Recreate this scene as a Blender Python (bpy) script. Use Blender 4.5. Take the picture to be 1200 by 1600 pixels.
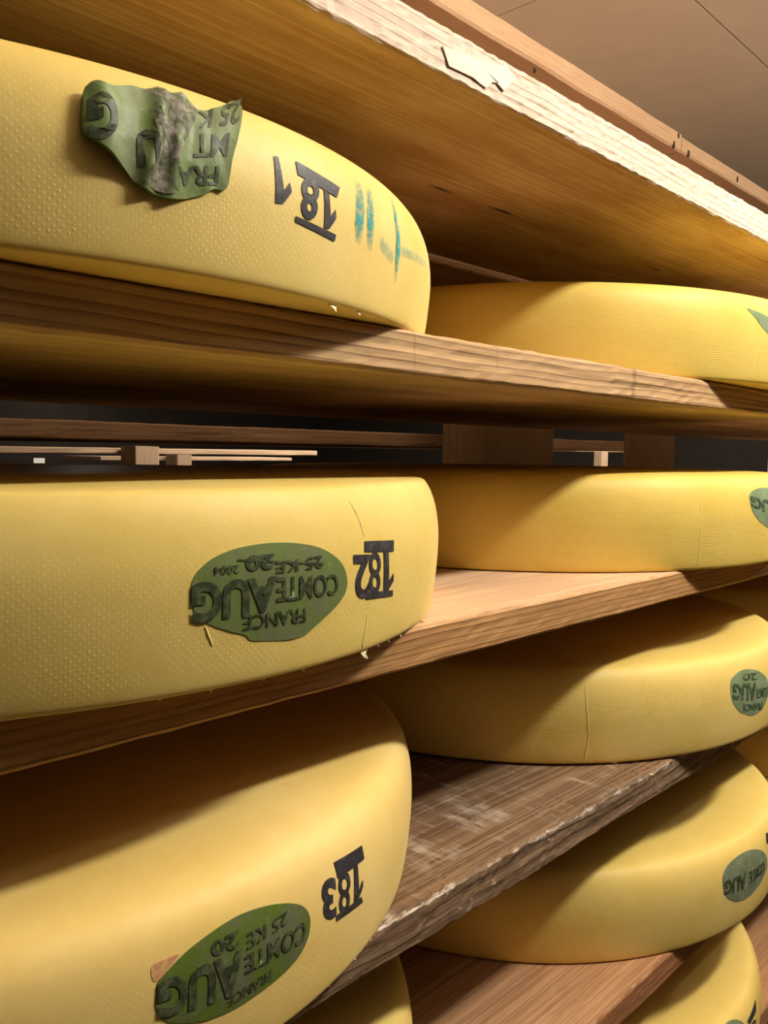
import bpy, bmesh, math, random
from mathutils import Vector, Matrix, noise

C = bpy.context.scene.collection
for o in list(bpy.data.objects):
    bpy.data.objects.remove(o, do_unlink=True)

# ------------------------------------------------------------------ camera
S = 0.35                      # camera to shelf front, metres
EYE = 1.35                    # camera height
SC = bpy.context.scene
cd = bpy.data.cameras.new('camera')
cam = bpy.data.objects.new('camera', cd); C.objects.link(cam)
F = Vector((0.7268968434246673, 0.6831759540273793, -0.06993993750379507))
RT = Vector((0.6855232020670237, -0.727905527011206, 0.014542461081720266))
DN = Vector((-0.04097460734442048, -0.058516318965897644, -0.9974451974758575))
cam.matrix_world = Matrix((
    (RT.x, -DN.x, -F.x, 0.0),
    (RT.y, -DN.y, -F.y, -S),
    (RT.z, -DN.z, -F.z, EYE),
    (0, 0, 0, 1)))
cd.sensor_width = 36.0
cd.lens = 1341.2588 * 36.0 / 1600.0
cd.clip_start = 0.02
SC.camera = cam

# ------------------------------------------------------------------ light
SC.view_settings.view_transform = 'Standard'
SC.view_settings.look = 'None'
SC.view_settings.gamma = 1.0
SC.view_settings.use_curve_mapping = False
SC.view_settings.exposure = 0.2
SC.cycles.max_bounces = 6
SC.cycles.diffuse_bounces = 4
SC.cycles.transparent_max_bounces = 6
w = bpy.data.worlds.new('world'); SC.world = w
w.use_nodes = True
w.node_tree.nodes['Background'].inputs[0].default_value = (1.0, 0.75, 0.5, 1)
w.node_tree.nodes['Background'].inputs[1].default_value = 0.004


def area(name, loc, sx, sy, power, col, target=None):
    l = bpy.data.lights.new(name, 'AREA'); l.shape = 'RECTANGLE'
    l.size = sx; l.size_y = sy; l.energy = power; l.color = col
    o = bpy.data.objects.new(name, l); C.objects.link(o)
    o.location = loc
    if target is not None:
        d = Vector(target) - Vector(loc)
        o.rotation_euler = d.to_track_quat('-Z', 'Y').to_euler()
    return o


WARM = (1.0, 0.945, 0.82)


def tube(name, x, y, z, length, n, power, rad, col):
    """a short fluorescent tube along the aisle: a row of soft round lamps"""
    for i in range(n):
        l = bpy.data.lights.new(name, 'POINT'); l.energy = power / n; l.shadow_soft_size = rad; l.color = col
        o = bpy.data.objects.new(name, l); C.objects.link(o)
        o.location = (x + length * ((i + 0.5) / n - 0.5), y, z)


tube('ceiling_lamp_near', 0.95, -0.64, 2.16, 0.45, 5, 54.0, 0.045, WARM)
tube('ceiling_lamp_further_along', 3.0, -0.64, 2.16, 0.45, 2, 22.0, 0.045, WARM)
area('ceiling_lamp_second_aisle', (2.5, 1.95, 2.30), 1.2, 0.12, 42.0, WARM)
area('fill_light_second_aisle_end', (5.0, 1.90, 2.30), 1.2, 0.12, 40.0, WARM)  # extra lamp added to brighten the boards at the right opening
area('ceiling_lamp_third_aisle', (4.2, 4.1, 2.30), 1.2, 0.12, 42.0, WARM)
area('fill_light_far_end', (3.5, 6.3, 2.20), 0.4, 0.12, 10.0, WARM)  # added fill with no visible source, brightens the card on the far wall


# ------------------------------------------------------------------ materials
class NT:
    def __init__(s, name):
        s.m = bpy.data.materials.new(name); s.m.use_nodes = True
        s.t = s.m.node_tree; s.t.nodes.clear()
        s.out = s.t.nodes.new('ShaderNodeOutputMaterial')
        s.b = s.t.nodes.new('ShaderNodeBsdfPrincipled')
        s.t.links.new(s.b.outputs[0], s.out.inputs[0])

    def put(s, sock, v):
        if v is None:
            return
        if hasattr(v, 'links'):
            s.t.links.new(v, sock)
        else:
            if isinstance(v, (tuple, list)) and len(v) == 3 and sock.type == 'RGBA':
                v = tuple(v) + (1,)
            sock.default_value = v

    def math(s, op, a, b=None, c=None, clamp=False):
        n = s.t.nodes.new('ShaderNodeMath'); n.operation = op; n.use_clamp = clamp
        s.put(n.inputs[0], a); s.put(n.inputs[1], b); s.put(n.inputs[2], c)
        return n.outputs[0]

    def vec(s, op, a, b=None, scale=None):
        n = s.t.nodes.new('ShaderNodeVectorMath'); n.operation = op
        s.put(n.inputs[0], a); s.put(n.inputs[1], b)
        if scale is not None:
            s.put(n.inputs['Scale'], scale)
        return n.outputs['Value'] if op in ('LENGTH', 'DOT_PRODUCT', 'DISTANCE') else n.outputs[0]

    def noise(s, v, scale=1.0, detail=3.0, rough=0.55, col=False):
        n = s.t.nodes.new('ShaderNodeTexNoise')
        s.put(n.inputs['Vector'], v); s.put(n.inputs['Scale'], scale)
        n.inputs['Detail'].default_value = detail; n.inputs['Roughness'].default_value = rough
        return n.outputs['Color'] if col else n.outputs[0]

    def ramp(s, f, stops):
        n = s.t.nodes.new('ShaderNodeValToRGB'); s.put(n.inputs[0], f)
        e = n.color_ramp.elements
        while len(e) < len(stops):
            e.new(0.5)
        for i, (p, c) in enumerate(stops):
            e[i].position = p
            e[i].color = (c, c, c, 1) if isinstance(c, (int, float)) else tuple(c) + (1,)
        return n.outputs[0]

    def mix(s, f, a, b, mode='MIX'):
        n = s.t.nodes.new('ShaderNodeMix'); n.data_type = 'RGBA'; n.blend_type = mode
        s.put(n.inputs[0], f); s.put(n.inputs[6], a); s.put(n.inputs[7], b)
        return n.outputs[2]

    def coord(s, which='Object'):
        return s.t.nodes.new('ShaderNodeTexCoord').outputs[which]

    def sep(s, v):
        n = s.t.nodes.new('ShaderNodeSeparateXYZ'); s.put(n.inputs[0], v)
        return n.outputs

    def comb(s, x, y, z):
        n = s.t.nodes.new('ShaderNodeCombineXYZ')
        s.put(n.inputs[0], x); s.put(n.inputs[1], y); s.put(n.inputs[2], z)
        return n.outputs[0]

    def bump(s, h, strength=0.3, dist=0.001):
        n = s.t.nodes.new('ShaderNodeBump'); n.inputs['Strength'].default_value = strength
        n.inputs['Distance'].default_value = dist; s.put(n.inputs['Height'], h)
        s.t.links.new(n.outputs[0], s.b.inputs['Normal'])
        return n

    def set(s, **k):
        names = {'color': 'Base Color', 'rough': 'Roughness', 'spec': 'Specular IOR Level',
                 'sss': 'Subsurface Weight', 'sssr': 'Subsurface Radius', 'ssss': 'Subsurface Scale',
                 'alpha': 'Alpha', 'sheen': 'Sheen Weight'}
        for a, v in k.items():
            s.put(s.b.inputs[names[a]], v)
        return s.m


def lin(r, g, b):
    f = lambda c: (c / 255 / 12.92) if c <= 10 else ((c / 255 + 0.055) / 1.055) ** 2.4
    return (f(r), f(g), f(b))


def wood(name, light, mid, dark, pith=(0.05, -0.15), lam=0.005, wob=0.006, seed=0.0, line=0.8,
         dust=0.0, dustcol=(0.75, 0.66, 0.56), blotch=0.5, knots=(), rough=0.72, saw=0.0, fine=0.5, bump=0.35, top=None, topfine=0.55, topdark=None):
    """solid spruce: growth rings round a pith line that runs along x"""
    n = NT(name)
    ob = n.coord('Object')
    co = n.vec('ADD', ob, (seed, seed * 1.7, seed * 0.3))
    x, y, z = n.sep(ob)
    # slow wander of the rings along the plank
    wv = n.noise(n.vec('MULTIPLY', co, (2.2, 7.0, 7.0)), 1.0, 3.0, 0.55, col=True)
    wv = n.vec('SUBTRACT', wv, (0.5, 0.5, 0.5))
    wv = n.vec('MULTIPLY', wv, (0.0, wob * 4, wob * 4))
    _, wy, wz = n.sep(n.vec('ADD', ob, wv))
    dy = n.math('SUBTRACT', wy, pith[0]); dz = n.math('SUBTRACT', wz, pith[1])
    r = n.math('SQRT', n.math('ADD', n.math('MULTIPLY', dy, dy), n.math('MULTIPLY', dz, dz)))
    jit = n.noise(n.comb(n.math('MULTIPLY', r, 90.0), seed, 0.0), 1.0, 1.0)
    ph = n.math('ADD', n.math('DIVIDE', r, lam), n.math('MULTIPLY', jit, 1.6))
    fr = n.math('FRACT', ph)
    ring = n.ramp(fr, [(0.0, 0.05), (0.45, 0.18), (0.78, 0.62), (0.9, 1.0), (1.0, 0.05)])
    # each line fades in and out
    fade = n.noise(n.vec('MULTIPLY', co, (9.0, 90.0, 90.0)), 1.0, 2.0)
    ring = n.math('MULTIPLY', ring, n.ramp(fade, [(0.25, 0.35), (0.7, 1.0)]))
    fib = n.noise(n.vec('MULTIPLY', co, (9.0, 520.0, 520.0)), 1.0, 4.0, 0.62)
    bl = n.noise(n.vec('MULTIPLY', co, (6.0, 14.0, 14.0)), 1.0, 4.0, 0.6)
    base = n.mix(n.math('MULTIPLY', n.ramp(bl, [(0.3, 0.0), (0.72, 1.0)]), blotch), light, mid)
    base = n.mix(n.math('MULTIPLY', n.ramp(fib, [(0.40, 1.0), (0.60, 0.0)]), fine), base, n.mix(0.35, mid, dark))
    col = n.mix(n.math('MULTIPLY', ring, line), base, dark)
    h = n.math('SUBTRACT', n.math('MULTIPLY', fib, 0.6), n.math('MULTIPLY', ring, 0.5))
    if saw > 0 and top is None:
        sw = n.noise(n.vec('MULTIPLY', co, (420.0, 16.0, 30.0)), 1.0, 3.0, 0.6)
        sm = n.noise(n.vec('MULTIPLY', co, (11.0, 14.0, 14.0)), 1.0, 3.0, 0.6)
        msk = n.math('MULTIPLY', n.ramp(sw, [(0.5, 0.0), (0.66, 1.0)]), n.ramp(sm, [(0.45, 0.0), (0.62, 1.0)]))
        col = n.mix(n.math('MULTIPLY', msk, saw), col, dustcol)
        h = n.math('ADD', h, n.math('MULTIPLY', sw, saw * 0.8))
    if dust > 0:
        # pale bloom caught on the worn front arris
        geo = n.t.nodes.new('ShaderNodeNewGeometry')
        dm = n.noise(n.vec('MULTIPLY', co, (70.0, 160.0, 160.0)), 1.0, 5.0, 0.7)
        e1 = n.math('SUBTRACT', 1.0, n.math('DIVIDE', n.math('ABSOLUTE', n.math('SUBTRACT', z, 0.0262)), 0.0028), clamp=True)
        e2 = n.math('SUBTRACT', 1.0, n.math('DIVIDE', n.math('ABSOLUTE', y), 0.006), clamp=True)
        em = n.math('MULTIPLY', e1, e2)
        dmm = n.math('ADD', dm, n.math('MULTIPLY', em, 0.22))
        col = n.mix(n.math('MULTIPLY', n.ramp(dmm, [(0.62, 0.0), (0.76, 1.0)]), dust), col, dustcol)
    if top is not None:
        # the top face takes its own tone, apart from the edges
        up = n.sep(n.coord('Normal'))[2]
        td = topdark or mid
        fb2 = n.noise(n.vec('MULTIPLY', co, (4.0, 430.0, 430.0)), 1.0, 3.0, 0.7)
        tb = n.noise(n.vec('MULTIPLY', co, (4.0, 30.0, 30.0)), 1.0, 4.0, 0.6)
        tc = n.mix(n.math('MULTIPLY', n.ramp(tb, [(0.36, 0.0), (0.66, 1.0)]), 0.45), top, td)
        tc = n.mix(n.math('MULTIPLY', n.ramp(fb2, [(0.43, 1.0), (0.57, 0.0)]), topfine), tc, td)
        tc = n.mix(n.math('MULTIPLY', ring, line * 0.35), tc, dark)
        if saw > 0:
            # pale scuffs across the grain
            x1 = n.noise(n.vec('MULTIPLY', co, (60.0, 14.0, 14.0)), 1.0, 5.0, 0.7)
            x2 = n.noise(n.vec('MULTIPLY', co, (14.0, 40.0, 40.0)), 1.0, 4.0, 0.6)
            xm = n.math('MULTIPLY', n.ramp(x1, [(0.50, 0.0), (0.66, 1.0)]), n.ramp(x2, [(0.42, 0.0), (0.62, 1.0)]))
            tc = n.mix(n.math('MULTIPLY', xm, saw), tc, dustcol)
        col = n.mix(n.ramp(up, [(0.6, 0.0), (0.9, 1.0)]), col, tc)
    for kx, ky, rx, ry, a in knots:
        d = n.comb(n.math('DIVIDE', n.math('SUBTRACT', x, kx), rx), n.math('DIVIDE', n.math('SUBTRACT', y, ky), ry), 0.0)
        d = n.math('ADD', n.vec('LENGTH', d), n.math('MULTIPLY', n.math('SUBTRACT', fib, 0.5), 0.9))
        col = n.mix(n.math('MULTIPLY', n.ramp(d, [(0.25, 1.0), (1.0, 0.0)]), a), col, lin(45, 24, 10))
    n.bump(h, bump, 0.0012)
    return n.set(color=col, rough=rough, spec=0.25)


def rind(name, col, pale, dots=1.0, weave=0.0, seed=0.0):
    n = NT(name)
    uv = n.coord('UV'); ob = n.coord('Object')
    u, v, _ = n.sep(uv)
    co = n.vec('ADD', ob, (seed, seed * 2.0, seed))
    big = n.noise(co, 9.0, 4.0, 0.6)
    small = n.noise(co, 130.0, 4.0, 0.65)
    c = n.mix(n.ramp(big, [(0.3, 0.0), (0.72, 1.0)]), col, pale)
    c = n.mix(n.math('MULTIPLY', n.ramp(small, [(0.45, 0.0), (0.75, 1.0)]), 0.22), c, pale)
    h = n.math('MULTIPLY', small, 0.35)
    if dots > 0:
        # print of the cloth: staggered rows of small raised pips
        sp = 0.0027
        wob = n.vec('MULTIPLY', n.vec('SUBTRACT', n.noise(uv, 60.0, 2.0, 0.5, col=True), (0.5, 0.5, 0.5)), (0.0024, 0.0024, 0.0))
        uu, vv, _ = n.sep(n.vec('ADD', uv, wob))
        a = n.math('DIVIDE', n.math('ADD', uu, vv), sp * 1.4142)
        b = n.math('DIVIDE', n.math('SUBTRACT', uu, vv), sp * 1.4142)
        fa = n.math('SUBTRACT', n.math('FRACT', a), 0.5); fb = n.math('SUBTRACT', n.math('FRACT', b), 0.5)
        d = n.math('SQRT', n.math('ADD', n.math('MULTIPLY', fa, fa), n.math('MULTIPLY', fb, fb)))
        dot = n.ramp(d, [(0.08, 1.0), (0.29, 0.0)])
        cell = n.noise(n.comb(n.math('FLOOR', a), n.math('FLOOR', b), seed), 0.9, 1.0)
        dot = n.math('MULTIPLY', dot, n.ramp(cell, [(0.25, 0.25), (0.75, 1.0)]))
        msk = n.noise(uv, 16.0, 3.0, 0.6)
        low = n.ramp(v, [(0.004, 0.0), (0.012, 1.0), (0.055, 0.75), (0.080, 0.12)])
        low.node.color_ramp.interpolation = 'EASE'
        msk = n.math('MULTIPLY', n.ramp(msk, [(0.32, 0.15), (0.62, 1.0)]), low)
        dot = n.math('MULTIPLY', dot, msk)
        c = n.mix(n.math('MULTIPLY', dot, 0.55 * dots), c, lin(252, 236, 168))
        h = n.math('ADD', h, n.math('MULTIPLY', dot, 0.35 * dots))
    if weave > 0:
        wl = n.math('SINE', n.math('MULTIPLY', v, 2 * math.pi / 0.0022))
        wu = n.math('SINE', n.math('MULTIPLY', u, 2 * math.pi / 0.0022))
        wn = n.ramp(n.noise(uv, 22.0, 3.0, 0.6), [(0.3, 0.0), (0.65, 1.0)])
        side = n.ramp(v, [(0.002, 0.0), (0.01, 1.0), (0.06, 0.8), (0.085, 0.0)])
        wv = n.math('MULTIPLY', n.math('MULTIPLY', n.math('ADD', n.math('MULTIPLY', wl, 0.8), n.math('MULTIPLY', wu, 0.35)), wn), side)
        h = n.math('ADD', h, n.math('MULTIPLY', wv, 0.16 * weave))
        c = n.mix(n.math('MULTIPLY', n.ramp(wv, [(0.1, 0.0), (1.0, 1.0)]), 0.12 * weave), c, pale)
    # a few tan scuffs
    sc = n.noise(n.vec('ADD', co, (3.0, 1.0, 7.0)), 26.0, 3.0, 0.5)
    c = n.mix(n.ramp(sc, [(0.72, 0.0), (0.80, 0.35)]), c, lin(206, 150, 80))
    n.bump(h, 0.35, 0.0009)
    return n.set(color=c, rough=0.52, spec=0.28)


def plain(name, col, var=0.15, scale=40.0, rough=0.7, bump=0.1, dist=0.001, spec=0.3):
    n = NT(name)
    ns = n.noise(n.coord('Object'), scale, 4.0, 0.6)
    c = n.mix(n.ramp(ns, [(0.3, 0.0), (0.7, 1.0)]), tuple(k * (1 - var) for k in col), tuple(min(1, k * (1 + var)) for k in col))
    n.bump(ns, bump, dist)
    return n.set(color=c, rough=rough, spec=spec)


def casein(name, green, grey, amt, seed=0.0):
    n = NT(name)
    co = n.vec('ADD', n.coord('Object'), (seed, seed, seed))
    a = n.noise(co, 55.0, 5.0, 0.62); b = n.noise(co, 300.0, 3.0, 0.6)
    c = n.mix(n.math('MULTIPLY', n.ramp(a, [(0.42, 0.0), (0.62, 1.0)]), amt), green, grey)
    c = n.mix(n.math('MULTIPLY', n.ramp(b, [(0.60, 0.0), (0.72, 1.0)]), 0.45 * amt + 0.15), c, tuple(min(1, g * 1.7) for g in grey))
    n.bump(n.math('ADD', n.math('MULTIPLY', a, 0.6), n.math('MULTIPLY', b, 0.4)), 0.4, 0.001)
    return n.set(color=c, rough=0.5, spec=0.35)


def ink(name, col, wear, weartint, seed=0.0, edge=(0.52, 0.66)):
    n = NT(name)
    co = n.vec('ADD', n.coord('Object'), (seed, seed, seed))
    a = n.noise(co, 210.0, 4.0, 0.65)
    c = n.mix(n.math('MULTIPLY', n.ramp(a, [(edge[0], 0.0), (edge[1], 1.0)]), wear), col, weartint)
    n.bump(a, 0.2, 0.0005)
    return n.set(color=c, rough=0.5, spec=0.3)


def chalk(name, col, seed=0.0, dens=0.5):
    n = NT(name)
    uv = n.coord('UV')
    u, v, _ = n.sep(uv)
    co = n.vec('ADD', n.coord('Object'), (seed, seed, seed))
    a = n.noise(n.vec('MULTIPLY', co, (1, 1, 1)), 420.0, 2.0, 0.6)
    big = n.noise(co, 70.0, 2.0, 0.5)
    cen = n.math('SUBTRACT', 1.0, n.math('ABSOLUTE', u), clamp=True)
    k = n.math('MULTIPLY', n.math('MULTIPLY', n.math('POWER', cen, 0.3), v), n.ramp(big, [(0.25, 0.45), (0.6, 1.0)]))
    al = n.math('MULTIPLY', n.math('MULTIPLY', n.ramp(a, [(0.40, 0.35), (0.60, 1.0)]), k), dens, clamp=True)
    return n.set(color=col, rough=0.8, spec=0.1, alpha=al)


# ------------------------------------------------------------------ helpers
def W(x, y, H=0.0):
    return Vector((x * S, (y - 1.0) * S, EYE - H * S))


def link(name, me, mat=None, parent=None, loc=None):
    o = bpy.data.objects.new(name, me); C.objects.link(o)
    if mat is not None and me is not None:
        me.materials.append(mat)
    if parent is not None:
        o.parent = parent
    if loc is not None:
        o.location = loc
    return o


def tag(o, label, cat, group=None):
    o['label'] = label; o['category'] = cat
    if group:
        o['group'] = group
    return o


def struct(o, label=None):
    o['kind'] = 'structure'
    if label:
        o['label'] = label
    return o


def mesh_from(name, vs, fs, smooth=True):
    me = bpy.data.meshes.new(name)
    me.from_pydata([tuple(v) for v in vs], [], fs)
    me.update()
    if smooth:
        for p in me.polygons:
            p.use_smooth = True
    return me


def plank_mesh(L, D, T, rough=0.0006, step=0.012, ch=0.002, seed=0, wav=0.0015, cells=5):
    """a sawn plank from x=0..L, y=0..D, z=0..T with worn arrises"""
    sec = []
    def edge(a, b, n):
        for i in range(n):
            t = i / n
            sec.append((a[0] + (b[0] - a[0]) * t, a[1] + (b[1] - a[1]) * t))
    edge((0, ch), (0, T - ch), cells); edge((0, T - ch), (ch, T), 2); edge((ch, T), (D - ch, T), 12)
    edge((D - ch, T), (D, T - ch), 2); edge((D, T - ch), (D, ch), 3); edge((D, ch), (D - ch, 0), 2)
    edge((D - ch, 0), (ch, 0), 12); edge((ch, 0), (0, ch), 2)
    n = max(2, int(L / step)); m = len(sec)
    vs = []; fs = []
    for i in range(n + 1):
        x = L * i / n
        for (y, z) in sec:
            front = 1.0 if y < 0.012 else 0.25
            p = Vector((x * 150, y * 240 + seed * 7.3, z * 240))
            q = Vector((x * 6, seed * 3.1 + (1 if z > T / 2 else 0) * 5, 0))
            d = noise.noise(p) * rough * front + noise.noise(q) * wav * front
            dz = noise.noise(p + Vector((0, 31, 7))) * rough * front + noise.noise(q + Vector((0, 17, 3))) * wav * front * 0.8
            ex = noise.noise(Vector((y * 40, z * 90, i * 0.0 + seed))) * 0.002 if i in (0, n) else 0
            onarris = 1.0 if (y <= ch + 1e-6 and (z < ch + 1e-6 or z > T - ch - 1e-6)) else 0.35
            vs.append((x + ex, y + d * (1 if y < 0.02 or y > D - 0.02 else 0), z + dz * onarris * (1 if y < 0.02 else 0)))
    for i in range(n):
        for j in range(m):
            a = i * m + j; b = i * m + (j + 1) % m
            fs.append((a, a + m, b + m, b))
    fs.append(tuple(range(m - 1, -1, -1)) if False else tuple(range(m)))
    fs.append(tuple(reversed([n * m + j for j in range(m)])))
    me = mesh_from('plank', vs, fs, False)
    bm = bmesh.new(); bm.from_mesh(me); bmesh.ops.recalc_face_normals(bm, faces=bm.faces); bm.to_mesh(me); bm.free()
    return me


def box_mesh(dx, dy, dz, bev=0.002):
    bm = bmesh.new(); bmesh.ops.create_cube(bm, size=1.0)
    for v in bm.verts:
        v.co = Vector(((v.co.x + .5) * dx, (v.co.y + .5) * dy, (v.co.z + .5) * dz))
    if bev > 0:
        bmesh.ops.bevel(bm, geom=list(bm.edges), offset=bev, segments=2, affect='EDGES', profile=0.5)
    me = bpy.data.meshes.new('block'); bm.to_mesh(me); bm.free()
    return me


def board(name, x0, x1, y0, y1, Ht, Hb, mat, label, cat='shelf board', group='shelf boards of the near rack', **k):
    o = link(name, plank_mesh((x1 - x0) * S, (y1 - y0) * S, (Hb - Ht) * S, **k), mat, None, W(x0, y0, Hb))
    return tag(o, label, cat, group)


# ---SHARED-BEGIN  (pure python: wheel profile and surface)
WHEEL = [(0.3255, 0.0), (0.3285, 0.0010), (0.3302, 0.006), (0.3322, 0.020), (0.3338, 0.040), (0.3337, 0.055),
         (0.3322, 0.068), (0.3288, 0.0785), (0.3228, 0.0858), (0.3140, 0.0895), (0.300, 0.0910), (0.270, 0.0918), (0.200, 0.0922)]
WHEEL_CRISP = [(0.3255, 0.0), (0.3285, 0.0010), (0.3302, 0.006), (0.3322, 0.020), (0.3338, 0.040), (0.3338, 0.056),
               (0.3318, 0.070), (0.3286, 0.0805), (0.3248, 0.0875), (0.3212, 0.0904), (0.312, 0.0914), (0.270, 0.0918), (0.200, 0.0922)]
WHEEL_ROUND = [(0.3255, 0.0), (0.3285, 0.0010), (0.3302, 0.006), (0.3322, 0.020), (0.3338, 0.038), (0.3335, 0.050),
               (0.3312, 0.062), (0.3262, 0.0728), (0.3180, 0.0812), (0.3060, 0.0862), (0.289, 0.0886), (0.250, 0.0896), (0.200, 0.0900)]
WHEEL_SOFT = [((a[0] + b[0]) / 2, (a[1] + b[1]) / 2) for a, b in zip(WHEEL, WHEEL_CRISP)]
KIND = {'B1': WHEEL_ROUND, 'C1': WHEEL_CRISP, 'C2': WHEEL_SOFT, 'D2': WHEEL_SOFT, 'E2': WHEEL_SOFT, 'F2': WHEEL_SOFT, 'D3': WHEEL_SOFT}


def spline(pts, n=8):
    out = []
    P = [pts[0]] + list(pts) + [pts[-1]]
    for i in range(1, len(P) - 2):
        p0, p1, p2, p3 = P[i - 1:i + 3]
        for k in range(n):
            t = k / n
            q = []
            for c in (0, 1):
                q.append(0.5 * (2 * p1[c] + (p2[c] - p0[c]) * t + (2 * p0[c] - 5 * p1[c] + 4 * p2[c] - p3[c]) * t * t
                                + (3 * p1[c] - p0[c] - 3 * p2[c] + p3[c]) * t ** 3))
            out.append(tuple(q))
    out.append(pts[-1])
    return out


def prof_table(pts):
    sp = spline(pts); s = [0.0]
    for a, b in zip(sp, sp[1:]):
        s.append(s[-1] + math.hypot(b[0] - a[0], b[1] - a[1]))
    return sp, s


def prof_at(tab, s):
    sp, ss = tab
    s = min(max(s, 0.0), ss[-1] - 1e-9)
    lo, hi = 0, len(ss) - 1
    while hi - lo > 1:
        m = (lo + hi) // 2
        if ss[m] <= s:
            lo = m
        else:
            hi = m
    t = (s - ss[lo]) / (ss[hi] - ss[lo])
    a, b = sp[lo], sp[hi]
    tx, tz = b[0] - a[0], b[1] - a[1]
    l = math.hypot(tx, tz)
    return a[0] + tx * t, a[1] + tz * t, tz / l, -tx / l      # r, z, outward normal (nr, nz)


def prof_of(key=None):
    _, _, _, kr, kz = CHEESES.get(key, (0, 0, 0, 1.0, 1.0))
    return prof_table([(r * kr, z * kz) for r, z in KIND.get(key, WHEEL)])


def surf(tab, a, s, off=0.0):
    """point on a wheel: angle a round its axis, arc length s up its side, off = height above the rind"""
    r, z, nr, nz = prof_at(tab, s)
    k = 1.0 + 0.0022 * math.sin(2 * a + 0.7) + 0.0012 * math.sin(5 * a + 2.0)
    r = r * k + nr * off
    return (r * math.cos(a), r * math.sin(a), z + nz * off)


# key: x centre, y centre (in camera-to-shelf units), shelf level H, radial scale, height scale
CHEESES = {
    'B1': (0.700, 1.845, -0.2108, 1.0, 1.0), 'B2': (2.755, 1.845, -0.2108, 1.0, 1.0),
    'C1': (0.733, 1.840, 0.3140, 1.0, 1.0), 'C2': (2.655, 1.845, 0.3140, 1.0, 1.0),
    'D1': (0.670, 1.845, 0.8352, 1.0, 1.0), 'D2': (2.640, 1.850, 0.8320, 1.0, 1.0), 'D3': (4.62, 1.78, 0.8352, 1.0, 1.0),
    'E1': (0.690, 1.845, 1.4081, 1.0, 1.0), 'E2': (2.680, 1.850, 1.4081, 1.0, 1.0), 'E3': (4.66, 1.78, 1.4081, 1.0, 1.0),
    'F2': (2.580, 1.850, 1.9600, 1.0, 1.0),
}
TILT = {}
LIFT = 0.0008
# ---SHARED-END


def cheese_mesh(tab, seg=220):
    sp, ss = tab
    rings = [(0.0, 0.0, None)]
    vs = []; fs = []; uvs = {}
    prof = [(r, z, s) for (r, z), s in zip(sp, ss)]
    n = len(prof)
    for i in range(seg):
        a = 2 * math.pi * i / seg
        for (r, z, s) in prof:
            vs.append(surf(tab, a, s))
    cb = len(vs); vs.append((0, 0, 0)); ct = len(vs); vs.append((0, 0, prof[-1][1] + 0.0012))
    loops_uv = []
    R = 0.334
    for i in range(seg):
        j = (i + 1) % seg
        a0 = 2 * math.pi * i / seg; a1 = 2 * math.pi * (i + 1) / seg
        for k in range(n - 1):
            fs.append((i * n + k, j * n + k, j * n + k + 1, i * n + k + 1))
            loops_uv.append([(a0 * R, prof[k][2]), (a1 * R, prof[k][2]), (a1 * R, prof[k + 1][2]), (a0 * R, prof[k + 1][2])])
        fs.append((i * n + n - 1, j * n + n - 1, ct)); loops_uv.append([(a0 * R, .2), (a1 * R, .2), (a0 * R, .3)])
        fs.append((j * n, i * n, cb)); loops_uv.append([(a1 * R, -.01), (a0 * R, -.01), (a0 * R, -.2)])
    me = mesh_from('wheel', vs, fs)
    ul = me.uv_layers.new(name='UVMap')
    for p, q in zip(me.polygons, loops_uv):
        for li, c in zip(p.loop_indices, q):
            ul.data[li].uv = c
    return me


TABS = {}


def cheese(key, mat, label, group='cheese wheels on the near rack'):
    x, y, H, kr, kz = CHEESES[key]
    tab = prof_of(key); TABS[key] = tab
    o = link('cheese_wheel', cheese_mesh(tab), mat, None, W(x, y, H) + Vector((0, 0, LIFT)))
    if key in TILT:
        o.rotation_euler = TILT[key]
    return tag(o, label, 'cheese', group)


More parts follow.
